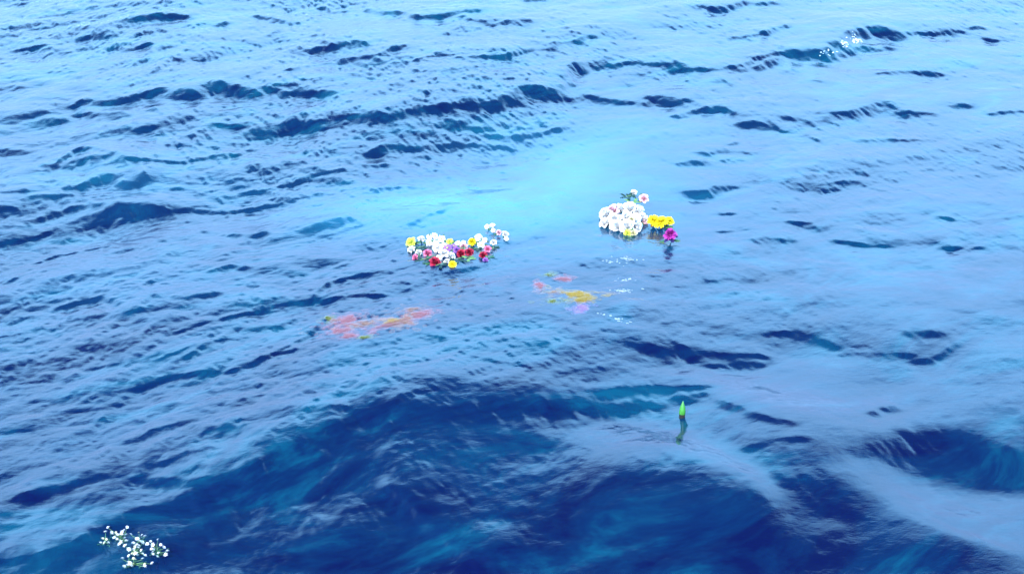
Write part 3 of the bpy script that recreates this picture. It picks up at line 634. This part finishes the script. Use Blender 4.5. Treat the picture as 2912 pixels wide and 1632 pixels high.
# ---- added discs at the surface: blurred ghosts of the flowers, painted white reflections
def drift(label, spots, seed):
    rnd = random.Random(seed); P = []
    for (px, py, rx, ry, rot, n, mi) in spots:
        x0, y0, z0 = at(px, py)
        for _ in range(int(n * .95)):
            a, r = rnd.uniform(0, 6.283), abs(rnd.gauss(0, .75)); u, v = r * math.cos(a) * rx, r * math.sin(a) * ry
            X, Y = unproj(px + u * math.cos(rot) - v * math.sin(rot), py + u * math.sin(rot) + v * math.cos(rot), z0)
            P.append((float(X), float(Y), mi, rnd.uniform(0, 6.28), rnd.uniform(.012, .028) if mi != 5 else rnd.uniform(.004, .009)))
    P = np.array(P); Z = surf(P[:, 0], P[:, 1]); e = .012; ZX = (surf(P[:, 0] + e, P[:, 1]) - Z) / e; ZY = (surf(P[:, 0], P[:, 1] + e) - Z) / e
    bm = bmesh.new()
    for (X, Y, mi, a, s), z, zx, zy in zip(P, Z, ZX, ZY):
        vs_ = []
        for k in range(7):
            b = k / 7 * 6.283; px_ = math.cos(b) * s * 1.3; py_ = math.sin(b) * s * (.8 + .2 * math.cos(b))
            dx_, dy_ = px_ * math.cos(a) - py_ * math.sin(a), px_ * math.sin(a) + py_ * math.cos(a)
            vs_.append(bm.verts.new((X + dx_, Y + dy_, z + zx * dx_ + zy * dy_ + .0005 + .0012 * math.cos(b) ** 2)))
        c = bm.verts.new((X, Y, z - .0005))
        for k in range(7): f = bm.faces.new((c, vs_[k], vs_[(k + 1) % 7])); f.material_index = int(mi)
    d = bpy.data.meshes.new('painted_smears'); bm.to_mesh(d); bm.free()
    for q in ('smear_pink', 'smear_salmon', 'smear_amber', 'smear_mauve', 'smear_lime', 'reflection_white'): d.materials.append(SMEAR[q])
    o = link('painted_smears', d); o['kind'] = 'stuff'; o['label'] = label; o['category'] = 'petals'  # added smears and painted reflections, not real petals
def smear_mat(name, col, a):
    m, n, l = mat(name); out = n.new('ShaderNodeOutputMaterial'); b = n.new('ShaderNodeBsdfPrincipled'); b.inputs['Base Color'].default_value = (*col, 1); b.inputs['Roughness'].default_value = .3; b.inputs['Alpha'].default_value = a; b.inputs['Specular IOR Level'].default_value = .1
    l.new(b.outputs[0], out.inputs[0]); return m
SMEAR = dict(smear_pink=smear_mat('smear_pink', (.66, .26, .32), .10), smear_salmon=smear_mat('smear_salmon', (.68, .36, .28), .09), smear_amber=smear_mat('smear_amber', (.66, .40, .05), .13), smear_mauve=smear_mat('smear_mauve', (.50, .30, .66), .12), reflection_white=smear_mat('reflection_white', (.6, .64, .66), .45), smear_lime=smear_mat('smear_lime', (.45, .5, .12), .06))
drift('faint pink and salmon smears added as a blurred ghost image left of the mixed flower drift', [(985, 910, 55, 22, -.1, 170, 0), (965, 940, 50, 20, .1, 130, 0), (1040, 920, 70, 18, -.2, 150, 1), (1100, 925, 60, 18, -.3, 150, 0), (1150, 915, 45, 22, -.4, 170, 1),
 (1195, 895, 45, 16, -.2, 130, 0), (1175, 878, 30, 12, 0, 40, 1), (935, 905, 20, 12, 0, 40, 4), (1110, 915, 25, 8, -.2, 45, 2), (1035, 960, 25, 8, 0, 30, 4), (990, 955, 30, 10, 0, 60, 0)], 3)
drift('faint amber, pink and mauve smears added as a blurred ghost image below and between the two flower drifts', [(1640, 838, 50, 13, .12, 190, 2), (1650, 852, 30, 9, 0, 70, 2), (1533, 812, 12, 14, 0, 45, 0), (1606, 793, 26, 9, 0, 50, 0), (1655, 878, 22, 13, 0, 75, 3), (1572, 858, 38, 12, 0, 45, 4), (1560, 780, 24, 7, 0, 22, 4), (1575, 830, 50, 20, 0, 40, 1)], 4)

drift('faint white flecks painted as broken reflections below the white flower drift', [(1780, 735, 34, 8, 0, 26, 5), (1735, 745, 40, 4, .05, 14, 5), (1775, 797, 22, 6, 0, 16, 5), (1768, 828, 34, 10, 0, 30, 5), (1750, 905, 40, 5, .2, 18, 5)], 9)  # reflections of the white flowers, painted as pale discs

# ---- sun glint on the crest, top right, painted as white flecks
rnd = random.Random(5); bm = bmesh.new(); P = []
for (px, py, rx, ry, n) in ((2432, 114, 14, 6, 50), (2402, 124, 12, 5, 30), (2362, 142, 16, 5, 10), (2335, 150, 12, 5, 5)):
    x0, y0, z0 = at(px, py)
    for _ in range(n):
        X, Y = unproj(px + rnd.gauss(0, .5) * rx, py + rnd.gauss(0, .5) * ry, z0); P.append((float(X), float(Y), rnd.uniform(.0025, .007)))
P = np.array(P); Z = surf(P[:, 0], P[:, 1])
for (X, Y, s), z in zip(P, Z):
    r = bmesh.ops.create_icosphere(bm, subdivisions=1, radius=s, matrix=Matrix.Translation((X, Y, z + s * .2)) @ Matrix.Diagonal((1.5, 1.1, .6, 1)))
fo = link('glint_flecks', mesh('glint_flecks', bm, simple('glint_white', (.75, .78, .80), .8))); fo['kind'] = 'stuff'; fo['label'] = 'white flecks painted as sun glint on the crest at the top right'; fo['category'] = 'glint_flecks'
